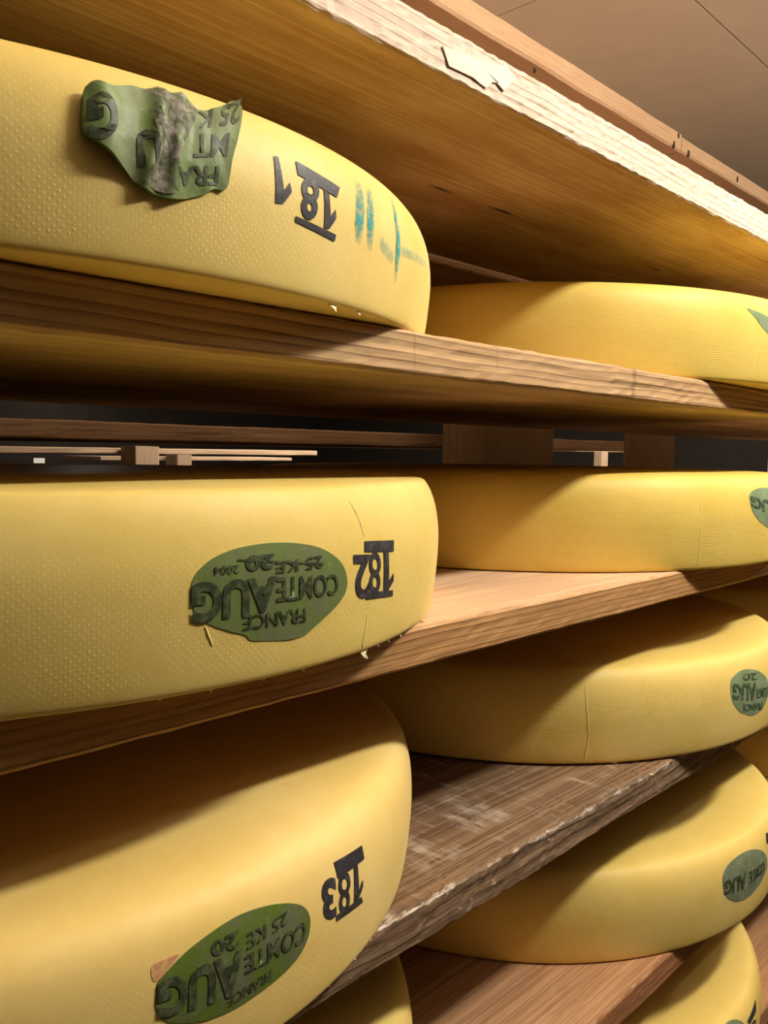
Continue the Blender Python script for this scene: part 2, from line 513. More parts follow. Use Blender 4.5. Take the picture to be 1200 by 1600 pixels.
def patch(name, parent, key, outline, mat, lift=0.0008, rings=8, wrinkle=0.0, curl=None, edge=0.0, seed=0):
    """a thin plate lying on the rind; outline is a loop of (angle, arc) points"""
    tab = TABS[key]
    n = len(outline)
    # resample smooth closed curve
    pts = []
    for i in range(n):
        p0, p1, p2, p3 = outline[i - 1], outline[i], outline[(i + 1) % n], outline[(i + 2) % n]
        for k in range(4):
            t = k / 4
            pts.append(tuple(0.5 * (2 * p1[c] + (p2[c] - p0[c]) * t + (2 * p0[c] - 5 * p1[c] + 4 * p2[c] - p3[c]) * t * t
                                    + (3 * p1[c] - p0[c] - 3 * p2[c] + p3[c]) * t ** 3) for c in (0, 1)))
    m = len(pts)
    ca = sum(p[0] for p in pts) / m; cs = sum(p[1] for p in pts) / m
    vs = []; fs = []

    def height(a, s, f):
        h = lift
        if wrinkle:
            p = Vector((a * 0.334 * 75 + seed, s * 45, seed))
            h += abs(noise.noise(p)) * wrinkle + noise.noise(p * 2.7) * wrinkle * 0.35
        if curl:
            h += curl(a, s)
        return h
    vs.append(surf(tab, ca, cs, height(ca, cs, 0)))
    for i in range(1, rings + 1):
        f = i / rings
        for (a, s) in pts:
            aa = ca + (a - ca) * f; ss_ = cs + (s - cs) * f
            vs.append(surf(tab, aa, ss_, height(aa, ss_, f)))
    for (a, s) in pts:                       # skirt down to the rind
        vs.append(surf(tab, ca + (a - ca) * 1.012, cs + (s - cs) * 1.012, -0.0006 if not curl else min(height(a, s, 1) - 0.0012, 0.004) if height(a, s, 1) > 0.004 else -0.0006))
    for j in range(m):
        fs.append((0, 1 + j, 1 + (j + 1) % m))
    for i in range(rings):
        for j in range(m):
            a = 1 + i * m + j; b = 1 + i * m + (j + 1) % m
            fs.append((a, a + m, b + m, b))
    # separate rim: the top stays flat shaded to its edge
    base_ = 1 + rings * m; n0_ = len(vs)
    for j in range(m):
        vs.append(vs[1 + (rings - 1) * m + j])
    for j in range(m):
        f_ = fs[-m + j]
        fs[-m + j] = tuple(n0_ + v - (1 + (rings - 1) * m) if v < base_ else v for v in f_)
    me = mesh_from('patch', vs, fs)
    bm = bmesh.new(); bm.from_mesh(me); bmesh.ops.recalc_face_normals(bm, faces=bm.faces)
    if bm.faces:
        bm.faces.ensure_lookup_table()
        f = bm.faces[0]; c = f.calc_center_median()
        if f.normal.dot(Vector((c.x, c.y, 0))) < 0:
            bmesh.ops.reverse_faces(bm, faces=bm.faces)
    bm.to_mesh(me); bm.free()
    for p in me.polygons[len(me.polygons) - m:]:
        p.use_smooth = False
    return link(name, me, mat, parent), height


def glyph_mesh(text, bold=0.0):
    cu = bpy.data.curves.new('t', 'FONT'); cu.body = text; cu.size = 1.0; cu.resolution_u = 4; cu.offset = bold
    ob = bpy.data.objects.new('t', cu); C.objects.link(ob)
    bpy.context.view_layer.update()
    dg = bpy.context.evaluated_depsgraph_get()
    me = bpy.data.meshes.new_from_object(ob.evaluated_get(dg))
    bpy.data.objects.remove(ob); bpy.data.curves.remove(cu)
    return me


def wrap_text(name, parent, key, items, mat, off=0.0004, hfun=None):
    """items: (text, four (angle, arc) corners TL TR BR BL of its box, bold); flat printing bent onto the rind"""
    tab = TABS[key]
    bm = bmesh.new()
    for text, q, bold in items:
        b2 = bmesh.new()
        if text == '#':                        # a plain bar
            vv = [b2.verts.new((x, y, 0)) for x, y in ((0, 0), (1, 0), (1, 1), (0, 1))]
            b2.faces.new(vv)
            bmesh.ops.subdivide_edges(b2, edges=list(b2.edges), cuts=6, use_grid_fill=True)
        elif text == 'one':                    # stencil figure one: stem and flag
            vv = [b2.verts.new((x, y, 0)) for x, y in ((0.50, 0), (0.85, 0), (0.85, 1), (0.58, 1), (0.15, 0.72), (0.15, 0.52), (0.50, 0.72))]
            b2.faces.new(vv)
            bmesh.ops.triangulate(b2, faces=list(b2.faces))
            bmesh.ops.subdivide_edges(b2, edges=list(b2.edges), cuts=4)
        else:
            me = glyph_mesh(text, bold); b2.from_mesh(me); bpy.data.meshes.remove(me)
            bmesh.ops.triangulate(b2, faces=list(b2.faces))
            bmesh.ops.subdivide_edges(b2, edges=[e for e in b2.edges if e.calc_length() > 0.15], cuts=2, use_grid_fill=False)
        xs = [v.co.x for v in b2.verts]; ys = [v.co.y for v in b2.verts]
        x0, x1, y0, y1 = min(xs), max(xs), min(ys), max(ys)
        for v in b2.verts:
            fx = (v.co.x - x0) / (x1 - x0); fy = (y1 - v.co.y) / (y1 - y0)
            a, s = [(q[0][c] * (1 - fx) + q[1][c] * fx) * (1 - fy) + (q[3][c] * (1 - fx) + q[2][c] * fx) * fy for c in (0, 1)]
            h = off + (hfun(a, s, 1) if hfun else 0.0)
            v.co = Vector(surf(tab, a, s, h))
        tmp = bpy.data.meshes.new('tmp'); b2.to_mesh(tmp); b2.free(); bm.from_mesh(tmp); bpy.data.meshes.remove(tmp)
    for f in bm.faces:
        c = f.calc_center_median()
        f.normal_update()
        if f.normal.dot(Vector((c.x, c.y, 0))) < 0:
            f.normal_flip()
    me = bpy.data.meshes.new('print'); bm.to_mesh(me); bm.free()
    return link(name, me, mat, parent)


def strip(name, parent, key, path, mat, off=0.0003):
    """a brushed mark: path of (angle, arc, half width, strength)"""
    tab = TABS[key]; vs = []; fs = []; uv = []
    N = []
    for i in range(len(path) - 1):
        for k in range(6):
            t = k / 6
            N.append(tuple(path[i][c] * (1 - t) + path[i + 1][c] * t for c in range(4)))
    N.append(path[-1])
    R = 0.334
    for i, (a, s, hw, st) in enumerate(N):
        p = N[max(i - 1, 0)]; q = N[min(i + 1, len(N) - 1)]
        da, ds = (q[0] - p[0]) * R, q[1] - p[1]
        l = math.hypot(da, ds) or 1
        nx, ns = -ds / l, da / l
        for u in (-1, -.5, 0, .5, 1):
            vs.append(surf(tab, a + nx * hw * u / R, s + ns * hw * u, off)); uv.append((u, st))
    for i in range(len(N) - 1):
        for j in range(4):
            a = i * 5 + j
            fs.append((a, a + 1, a + 6, a + 5))
    me = mesh_from('strip', vs, fs)
    ul = me.uv_layers.new(name='UVMap')
    for p in me.polygons:
        for li, vi in zip(p.loop_indices, p.vertices):
            ul.data[li].uv = uv[vi]
    return link(name, me, mat, parent)


def ridge(name, parent, key, path, mat, wd=0.0009, ht=0.0006):
    """a thin raised seam in the rind along (angle, arc) points"""
    tab = TABS[key]; vs = []; fs = []
    N = []
    for i in range(len(path) - 1):
        for k in range(8):
            t = k / 8
            N.append(tuple(path[i][c] * (1 - t) + path[i + 1][c] * t for c in (0, 1)))
    N.append(path[-1])
    for i, (a, s) in enumerate(N):
        j = noise.noise(Vector((s * 300, a * 40, 2))) * 0.0005 / 0.334
        f = 0.4 + 0.6 * abs(noise.noise(Vector((s * 200, 5, a))))
        for u, h in ((-1, -0.0003), (-.4, ht * f), (.4, ht * f), (1, -0.0003)):
            vs.append(surf(tab, a + j + u * wd / 0.334, s, h))
    for i in range(len(N) - 1):
        for j in range(3):
            a = i * 4 + j
            fs.append((a, a + 1, a + 5, a + 4))
    return link(name, mesh_from('ridge', vs, fs), mat, parent)


def flake(name, parent, key, a, s, size, mat, seed=0, drop=1.0):
    """a ragged shaving of rind hanging from the bottom edge"""
    rnd = random.Random(seed); tab = TABS[key]
    base = Vector(surf(tab, a, s, 0.0))
    tang = Vector((-math.sin(a), math.cos(a), 0)); out = Vector((math.cos(a), math.sin(a), 0)); dn = Vector((0, 0, -1))
    bm = bmesh.new()
    n = 6; top = []; bot = []
    for i in range(n + 1):
        t = i / n
        tip = size * (0.15 + 0.85 * (1 - abs(2 * t - 1)) * rnd.uniform(0.4, 1.0)) * drop
        p = base + tang * (t - 0.5) * size * 1.3
        top.append([bm.verts.new(p + out * o) for o in (-0.0004, 0.0005)])
        q = p + dn * tip + out * rnd.uniform(0.2, 0.7) * tip
        bot.append([bm.verts.new(q + out * o) for o in (-0.0002, 0.0002)])
    for i in range(n):
        for k in (0, 1):
            bm.faces.new((top[i][k], top[i + 1][k], bot[i + 1][k], bot[i][k]))
        bm.faces.new((bot[i][0], bot[i + 1][0], bot[i + 1][1], bot[i][1]))
        bm.faces.new((top[i][0], top[i + 1][0], top[i + 1][1], top[i][1]))
    bmesh.ops.recalc_face_normals(bm, faces=bm.faces)
    me = bpy.data.meshes.new('flake'); bm.to_mesh(me); bm.free()
    return link(name, me, mat, parent)


# ------------------------------------------------------------------ the room
M_ceil = plain('ceiling_panel_paint', lin(236, 216, 192), 0.04, 6.0, 0.6, 0.05)
M_seam = plain('ceiling_joint_dark', lin(84, 66, 50), 0.1)
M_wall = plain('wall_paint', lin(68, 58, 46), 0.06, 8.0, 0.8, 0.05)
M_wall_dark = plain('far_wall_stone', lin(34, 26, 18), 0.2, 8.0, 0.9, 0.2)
M_floor = plain('floor_concrete', lin(80, 70, 58), 0.15, 12.0, 0.7, 0.1)
CEIL_H = -3.40
X0, X1, Y0, Y1 = -2.0, 6.6, -1.55, 7.0
zc = EYE - CEIL_H * S


def slab(name, x0, y0, z0, x1, y1, z1, mat, bev=0.0):
    return struct(link(name, box_mesh(x1 - x0, y1 - y0, z1 - z0, bev), mat, None, (x0, y0, z0)))


slab('floor', X0, Y0, -0.1, X1, Y1, 0.0, M_floor)
slab('wall_near', X0, Y0 - 0.1, 0, X1, Y0, zc, M_wall)
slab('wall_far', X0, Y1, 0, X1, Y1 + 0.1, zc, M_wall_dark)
slab('wall_left', X0 - 0.1, Y0, 0, X0, Y1, zc, M_wall)
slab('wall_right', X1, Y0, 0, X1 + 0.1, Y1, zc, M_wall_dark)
slab('ceiling', X0, Y0, zc + 0.006, X1, Y1, zc + 0.1, M_seam)
# flush ceiling panels with narrow joints
xj = [X0, -0.36, 0.80, 1.970, 4.29, X1]
yj = [Y0, -0.55, 0.670, 1.90, 3.1, 4.3, 5.5, Y1]
k = 0
for i in range(len(xj) - 1):
    for j in range(len(yj) - 1):
        g = 0.0025
        slab('ceiling_panel' if k == 0 else 'ceiling_panel.%03d' % k, xj[i] + g, yj[j] + g, zc, xj[i + 1] - g, yj[j + 1] - g, zc + 0.008, M_ceil)
        k += 1

# ------------------------------------------------------------------ near rack
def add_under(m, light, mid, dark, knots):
    """underside tone with bounced light painted into its browner colour, plus close straight grain, blotches and dark knots"""
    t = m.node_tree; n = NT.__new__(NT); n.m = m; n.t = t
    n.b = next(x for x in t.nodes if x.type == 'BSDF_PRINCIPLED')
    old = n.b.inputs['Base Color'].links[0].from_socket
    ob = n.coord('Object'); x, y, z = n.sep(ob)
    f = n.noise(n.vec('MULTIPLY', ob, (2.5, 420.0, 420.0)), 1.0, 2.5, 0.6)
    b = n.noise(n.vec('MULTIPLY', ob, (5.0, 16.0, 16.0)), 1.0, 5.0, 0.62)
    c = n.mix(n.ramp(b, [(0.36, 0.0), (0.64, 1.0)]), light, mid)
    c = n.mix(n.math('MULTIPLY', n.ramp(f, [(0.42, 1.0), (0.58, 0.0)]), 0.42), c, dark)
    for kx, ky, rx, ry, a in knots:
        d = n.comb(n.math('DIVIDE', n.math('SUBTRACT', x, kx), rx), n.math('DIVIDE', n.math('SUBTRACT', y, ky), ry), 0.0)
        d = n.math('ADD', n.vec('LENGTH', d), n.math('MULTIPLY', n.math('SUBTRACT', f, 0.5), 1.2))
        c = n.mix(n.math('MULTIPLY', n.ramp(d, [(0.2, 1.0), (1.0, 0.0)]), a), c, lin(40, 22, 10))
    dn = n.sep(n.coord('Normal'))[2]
    n.put(n.b.inputs['Base Color'], n.mix(n.ramp(n.math('MULTIPLY', dn, -1.0), [(0.6, 0.0), (0.9, 1.0)]), old, c))  # downward faces take the tone painted for bounced light


KB = (0.9947, 0.7125, 0.7985)
KN_A = ((0.9136, 0.1484, 0.022, 0.0035, 0.85), (1.0044, 0.1476, 0.0286, 0.0035, 0.95), (1.3402, 0.1532, 0.0268, 0.0035, 0.9), (1.0716, 0.2291, 0.0116, 0.0035, 0.5), (1.3476, 0.2188, 0.0164, 0.0035, 0.4))
wA = wood('wood_top_board', lin(246, 226, 210), lin(232, 204, 182), lin(170, 128, 100), pith=(0.10, -0.14), lam=0.0060, wob=0.007, seed=1.3, line=0.75,
          blotch=0.6, knots=((1.02, 0.185, 0.012, 0.004, 0.8),), saw=0.0, bump=0.5)
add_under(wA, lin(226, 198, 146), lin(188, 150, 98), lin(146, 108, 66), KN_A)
wB = wood('wood_second_board', lin(222, 184, 138), lin(196, 152, 106), lin(92, 58, 32), pith=(0.035, -0.17), lam=0.0052, wob=0.005, seed=4.1, line=1.0, dust=0.25, fine=0.35,
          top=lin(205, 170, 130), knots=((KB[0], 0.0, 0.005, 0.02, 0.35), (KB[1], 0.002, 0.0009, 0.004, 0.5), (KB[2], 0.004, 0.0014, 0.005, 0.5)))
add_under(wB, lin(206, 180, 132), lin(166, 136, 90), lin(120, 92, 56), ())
wC = wood('wood_third_board', lin(204, 158, 106), lin(178, 130, 82), lin(104, 66, 34), pith=(0.045, -0.16), lam=0.0046, wob=0.004, seed=7.7, line=0.8, dust=0.15,
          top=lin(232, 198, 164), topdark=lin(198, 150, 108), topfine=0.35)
wD = wood('wood_weathered_board', lin(166, 138, 112), lin(122, 94, 70), lin(46, 30, 18), pith=(0.02, -0.16), lam=0.0095, wob=0.013, seed=11.2, line=1.0, dust=0.95,
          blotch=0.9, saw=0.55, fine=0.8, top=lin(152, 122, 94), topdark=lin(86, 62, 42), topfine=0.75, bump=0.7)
wE = wood('wood_fifth_board', lin(170, 116, 78), lin(140, 92, 60), lin(96, 58, 34), pith=(0.05, -0.12), lam=0.0056, wob=0.006, seed=15.9, line=0.6, dust=0.5,
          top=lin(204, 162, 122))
wF = wood('wood_lowest_board', lin(184, 134, 94), lin(154, 106, 70), lin(100, 64, 38), pith=(0.05, -0.12), lam=0.0056, wob=0.006, seed=19.4, line=0.5,
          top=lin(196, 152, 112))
wR = wood('wood_rail', lin(222, 186, 150), lin(204, 162, 124), lin(150, 106, 74), pith=(0.1, -0.1), lam=0.006, wob=0.004, seed=23.0, line=0.25, blotch=0.5)
wP = wood('wood_post', lin(212, 194, 168), lin(192, 172, 144), lin(140, 118, 92), pith=(0.1, -0.1), lam=0.006, wob=0.004, seed=27.0, line=0.5)
wG = wood('wood_far_rack', lin(204, 172, 142), lin(180, 146, 116), lin(130, 100, 74), pith=(0.1, -0.1), lam=0.006, wob=0.004, seed=31.0, line=0.5)

BX0, BX1, BD = -0.9, 7.0, 2.58
bA = board('shelf_board', BX0, BX1, 1.0, 1.90, -0.7477, -0.6636, wA, 'topmost shelf board with a bright rough-sawn pale front edge and nothing on it', rough=0.0009, wav=0.0004, ch=0.0014, seed=1, cells=8, step=0.006)
bA2 = board('shelf_board', BX0, BX1, 1.93, BD, -0.7400, -0.6500, wA, 'dim plank behind the topmost shelf board, just above the right upper cheese', seed=2)
bB = board('shelf_board', BX0, BX1, 1.0, BD, -0.2108, -0.1355, wB, 'shelf board under the cheese numbered 181, striped grain on its front edge', rough=0.0007, wav=0.0012, seed=3)
bC = board('shelf_board', BX0, BX1, 1.0, BD, 0.3140, 0.3882, wC, 'orange-brown shelf board under the cheese numbered 182', rough=0.0006, wav=0.0009, seed=4)
bD = board('shelf_board', BX0, BX1, 1.0, BD, 0.8352, 0.9182, wD, 'grey weathered shelf board with a whitish worn edge under the cheese numbered 183', rough=0.0012, wav=0.0013, seed=5, ch=0.0026, step=0.007)
bE = board('shelf_board', BX0, BX1, 1.0, BD, 1.4081, 1.4816, wE, 'reddish-brown shelf board at the bottom, below the weathered grey one', rough=0.0006, wav=0.0009, seed=6)
bF = board('shelf_board', BX0, BX1, 1.0, BD, 1.9600, 2.0350, wF, 'lowest visible shelf board, a patch of wood in the bottom right corner', rough=0.0006, wav=0.0009, seed=8)

# torn flake of wood still hanging on the sawn edge of the topmost board
SPL = [(0.7328, 0.016), (0.7517, 0.0185), (0.775, 0.0208), (0.7997, 0.0256), (0.8118, 0.0211), (0.8045, 0.0159), (0.7974, 0.0088), (0.7915, 0.0119), (0.7844, 0.0105), (0.7776, 0.0047), (0.7707, 0.0054), (0.7639, 0.0068), (0.7393, 0.006)]
cx_ = sum(p[0] for p in SPL) / len(SPL); cz_ = sum(p[1] for p in SPL) / len(SPL) + 0.002
sv = [(cx_, -0.0011, cz_), (cx_, -0.0002, cz_)]; sf = []
for i_, (x_, z_) in enumerate(SPL):
    low_ = 1.0 if z_ < cz_ else 0.0
    sv.append((x_, -0.0010 - 0.0001 * low_, z_)); sv.append((x_, -0.0002 - 0.0004 * low_, z_))
ns_ = len(SPL)
for i_ in range(ns_):
    j_ = (i_ + 1) % ns_
    a_, b_, c_, d_ = 2 + 2 * i_, 3 + 2 * i_, 3 + 2 * j_, 2 + 2 * j_
    sf += [(0, a_, d_), (1, c_, b_), (a_, b_, c_, d_)]
mSpl = plain('fresh_splinter', lin(246, 230, 216), 0.05, 120.0, 0.8, 0.5)
spl = link('torn_splinter', mesh_from('splinter', sv, sf, False), mSpl, bA)
spl['label'] = 'torn pale flake'

# posts behind the boards, each carrying the board ends on pegs
PY = 2.75


def post(x0, x1, y0, y1, Hb, label, mat=None, name='rack_post', group='posts of the near rack'):
    z0 = 0.0; h = (EYE - Hb * S) - z0
    p = W(x0, y0)
    o = link(name, plank_mesh(h, (y1 - y0) * S, (x1 - x0) * S, step=0.03, ch=0.003), mat or wP)
    # plank x -> up, y -> depth, z -> across (mirrored)
    o.matrix_world = Matrix(((0, 0, 1, p.x), (0, 1, 0, p.y), (1, 0, 0, z0), (0, 0, 0, 1)))
    return tag(o, label, 'post', group)


post(3.690, 4.380, PY, 3.035, -0.76, 'wide pale upright post seen through the gap above the right middle cheese')
post(5.318, 6.0, PY, 2.80, -0.76, 'dark upright post at the right end of the gap above the middle shelf')
post(-0.85, -0.2, PY, 3.035, -2.131, 'upright post at the left end of the rack')
post(8.7, 9.3, PY, 3.035, -2.131, 'upright post at the far right end of the rack')
# top rails along the ceiling in two lengths
r1 = board('top_rail', -0.9, 5.915, PY, 3.45, -2.262, -2.135, wR, 'long pale top rail below the ceiling, left length', 'rail', 'top rails of the near rack', ch=0.005)
r2 = board('top_rail', 5.930, 9.6, PY, 3.45, -2.245, -2.135, wR, 'shorter pale top rail below the ceiling with dark nail holes, right length', 'rail', 'top rails of the near rack', ch=0.004)

mHole = plain('nail_hole_dark', lin(60, 44, 32), 0.1)


def hole(parent, x, z, r):
    bm = bmesh.new()
    bmesh.ops.create_cone(bm, cap_ends=True, segments=14, radius1=r, radius2=r * 0.8, depth=0.003,
                          matrix=Matrix.Translation((x, 0.0006, z)) @ Matrix.Rotation(math.pi / 2, 4, 'X') @ Matrix.Diagonal((0.8, 1.3, 1, 1)))
    me = bpy.data.meshes.new('hole'); bm.to_mesh(me); bm.free()
    link('nail_hole', me, mHole, parent)


for x_, z_, r_ in ((2.3466, 0.006, 0.008), (2.3691, 0.0332, 0.007), (1.7436, -0.0141, 0.004)):
    hole(r1, x_, z_, r_)
for x_, z_, r_ in ((0.0396, 0.0061, 0.008), (0.3525, 0.0173, 0.008)):
    hole(r2, x_, z_, r_)

# ------------------------------------------------------------------ cheeses
YEL = lin(232, 186, 84); PALE = lin(244, 208, 116)
m181 = rind('rind_181', lin(229, 197, 102), lin(242, 216, 138), dots=1.0, seed=1.0)
m182 = rind('rind_182', lin(225, 196, 98), lin(240, 215, 137), dots=0.9, seed=5.0)
m183 = rind('rind_183', lin(232, 200, 113), lin(244, 218, 147), dots=0.6, seed=9.0)
mR = rind('rind_smooth', lin(227, 196, 90), lin(240, 212, 118), dots=0.0, weave=1.0, seed=13.0)
mS = rind('rind_smooth_pale', lin(228, 197, 102), lin(242, 215, 135), dots=0.0, weave=1.0, seed=17.0)

W_ = {}
W_['B1'] = cheese('B1', m181, 'cheese wheel stamped 181 with a crumpled green label and teal marks')
W_['C1'] = cheese('C1', m182, 'cheese wheel stamped 182 with a flat oval green label')
W_['D1'] = cheese('D1', m183, 'cheese wheel stamped 183, its green oval label slanting at the lower left')
W_['E1'] = cheese('E1', mS, 'cheese wheel at the bottom edge, half hidden under the weathered grey board')
W_['B2'] = cheese('B2', mR, 'brightly lit smooth cheese wheel on the upper shelf right of the one stamped 181')
W_['C2'] = cheese('C2', mR, 'smooth cheese wheel on the middle shelf right of the one stamped 182')
W_['D2'] = cheese('D2', mS, 'cheese wheel with a vertical rind seam, on the weathered grey board')
W_['E2'] = cheese('E2', mS, 'cheese wheel with greyed oval label directly below the weathered grey board, right half')
W_['F2'] = cheese('F2', mS, 'cheese wheel in the bottom right corner with a dark stamp at its right edge')
W_['D3'] = cheese('D3', mR, 'shadowed cheese wheel at the right edge behind the one with the vertical seam')
W_['E3'] = cheese('E3', mR, 'shadowed sliver of a cheese wheel at the right edge, under the weathered grey board')
# --decal data begin (angle round the wheel, arc length up its side)
DEC_OUTLINE = {
    'B1': [(-1.8014, 0.06518), (-1.7908, 0.06851), (-1.7773, 0.06833), (-1.7677, 0.06927), (-1.7458, 0.07387), (-1.722, 0.07527), (-1.6913, 0.07612), (-1.6642, 0.07614), (-1.6511, 0.073), (-1.6262, 0.07601), (-1.5964, 0.08199), (-1.5842, 0.08301), (-1.5797, 0.07947), (-1.5921, 0.06906), (-1.6096, 0.05399), (-1.6192, 0.04093), (-1.6374, 0.03937), (-1.6555, 0.03549), (-1.6881, 0.0318), (-1.7178, 0.0317), (-1.7424, 0.03465), (-1.7544, 0.03808), (-1.7722, 0.04304), (-1.7886, 0.04632), (-1.8032, 0.04898), (-1.8056, 0.05378)],
    'C1': [(-1.7054, 0.0517), (-1.7016, 0.05578), (-1.6912, 0.0597), (-1.6707, 0.06399), (-1.6404, 0.06702), (-1.6021, 0.06851), (-1.5614, 0.0685), (-1.5176, 0.06686), (-1.4783, 0.06366), (-1.4445, 0.05788), (-1.426, 0.0517), (-1.4185, 0.04444), (-1.4235, 0.03862), (-1.4408, 0.03337), (-1.4663, 0.02861), (-1.4905, 0.02456), (-1.5136, 0.0212), (-1.5515, 0.02128), (-1.5905, 0.02297), (-1.6107, 0.02428), (-1.6209, 0.02721), (-1.6463, 0.03017), (-1.6734, 0.03398), (-1.6909, 0.03758), (-1.7024, 0.04315), (-1.7062, 0.04751)],
    'D1': [(-1.6905, 0.05782), (-1.687, 0.0627), (-1.671, 0.06596), (-1.649, 0.06972), (-1.6199, 0.07274), (-1.5859, 0.07489), (-1.5506, 0.07566), (-1.5062, 0.07372), (-1.4664, 0.06976), (-1.4374, 0.06477), (-1.4224, 0.05919), (-1.418, 0.05268), (-1.4247, 0.04505), (-1.4425, 0.03932), (-1.4769, 0.0352), (-1.5173, 0.03344), (-1.555, 0.03248), (-1.5897, 0.03304), (-1.6228, 0.03542), (-1.6602, 0.03994), (-1.6807, 0.04487), (-1.6909, 0.05146)],
    'B1mould': [(-1.7222, 0.07488), (-1.69, 0.07552), (-1.6584, 0.07425), (-1.6569, 0.06874), (-1.6741, 0.05829), (-1.6871, 0.05048), (-1.6891, 0.04252), (-1.6876, 0.03542), (-1.6994, 0.03312), (-1.7196, 0.03335), (-1.7361, 0.0363), (-1.725, 0.04003), (-1.7144, 0.0484), (-1.7185, 0.05863), (-1.7241, 0.06662)],
    'D1red': [(-1.6944, 0.0702), (-1.6715, 0.07099), (-1.6539, 0.07077), (-1.661, 0.06889), (-1.6728, 0.06619), (-1.6823, 0.06378), (-1.693, 0.06375)],
    'C2': [(-1.7493, 0.07415), (-1.7204, 0.07891), (-1.6727, 0.08135), (-1.6203, 0.08068), (-1.5631, 0.07544), (-1.5359, 0.063), (-1.5607, 0.04992), (-1.5988, 0.04118), (-1.637, 0.0405), (-1.6915, 0.04721), (-1.731, 0.05574), (-1.7475, 0.06387)],
    'D2': [(-1.792, 0.06609), (-1.7788, 0.07246), (-1.7361, 0.07751), (-1.6774, 0.07686), (-1.6163, 0.07139), (-1.5668, 0.06183), (-1.5454, 0.04818), (-1.5619, 0.03396), (-1.6066, 0.028), (-1.6613, 0.02792), (-1.7293, 0.03531), (-1.7724, 0.04577), (-1.7906, 0.05582)],
    'E2': [(-1.8159, 0.06321), (-1.8102, 0.06979), (-1.7862, 0.07604), (-1.7339, 0.07986), (-1.6654, 0.08038), (-1.6057, 0.07628), (-1.551, 0.06778), (-1.5251, 0.05641), (-1.5275, 0.04553), (-1.5759, 0.03616), (-1.6483, 0.03073), (-1.7255, 0.03312), (-1.7846, 0.04217), (-1.8101, 0.05214)],
    'F2': [(-1.5179, 0.06842), (-1.5367, 0.06505), (-1.5745, 0.06648), (-1.617, 0.07138), (-1.6507, 0.07788), (-1.6668, 0.08437), (-1.6616, 0.08957), (-1.6383, 0.09254), (-1.6058, 0.09253), (-1.5728, 0.08938), (-1.5438, 0.08342), (-1.5227, 0.07559)],
    'B2': [(-1.8655, 0.07412), (-1.8363, 0.07344), (-1.8061, 0.07183), (-1.7661, 0.06926), (-1.7169, 0.06442), (-1.6775, 0.05729), (-1.6766, 0.04951), (-1.7244, 0.04738), (-1.7691, 0.05242), (-1.8027, 0.0584), (-1.8327, 0.06638)],
}
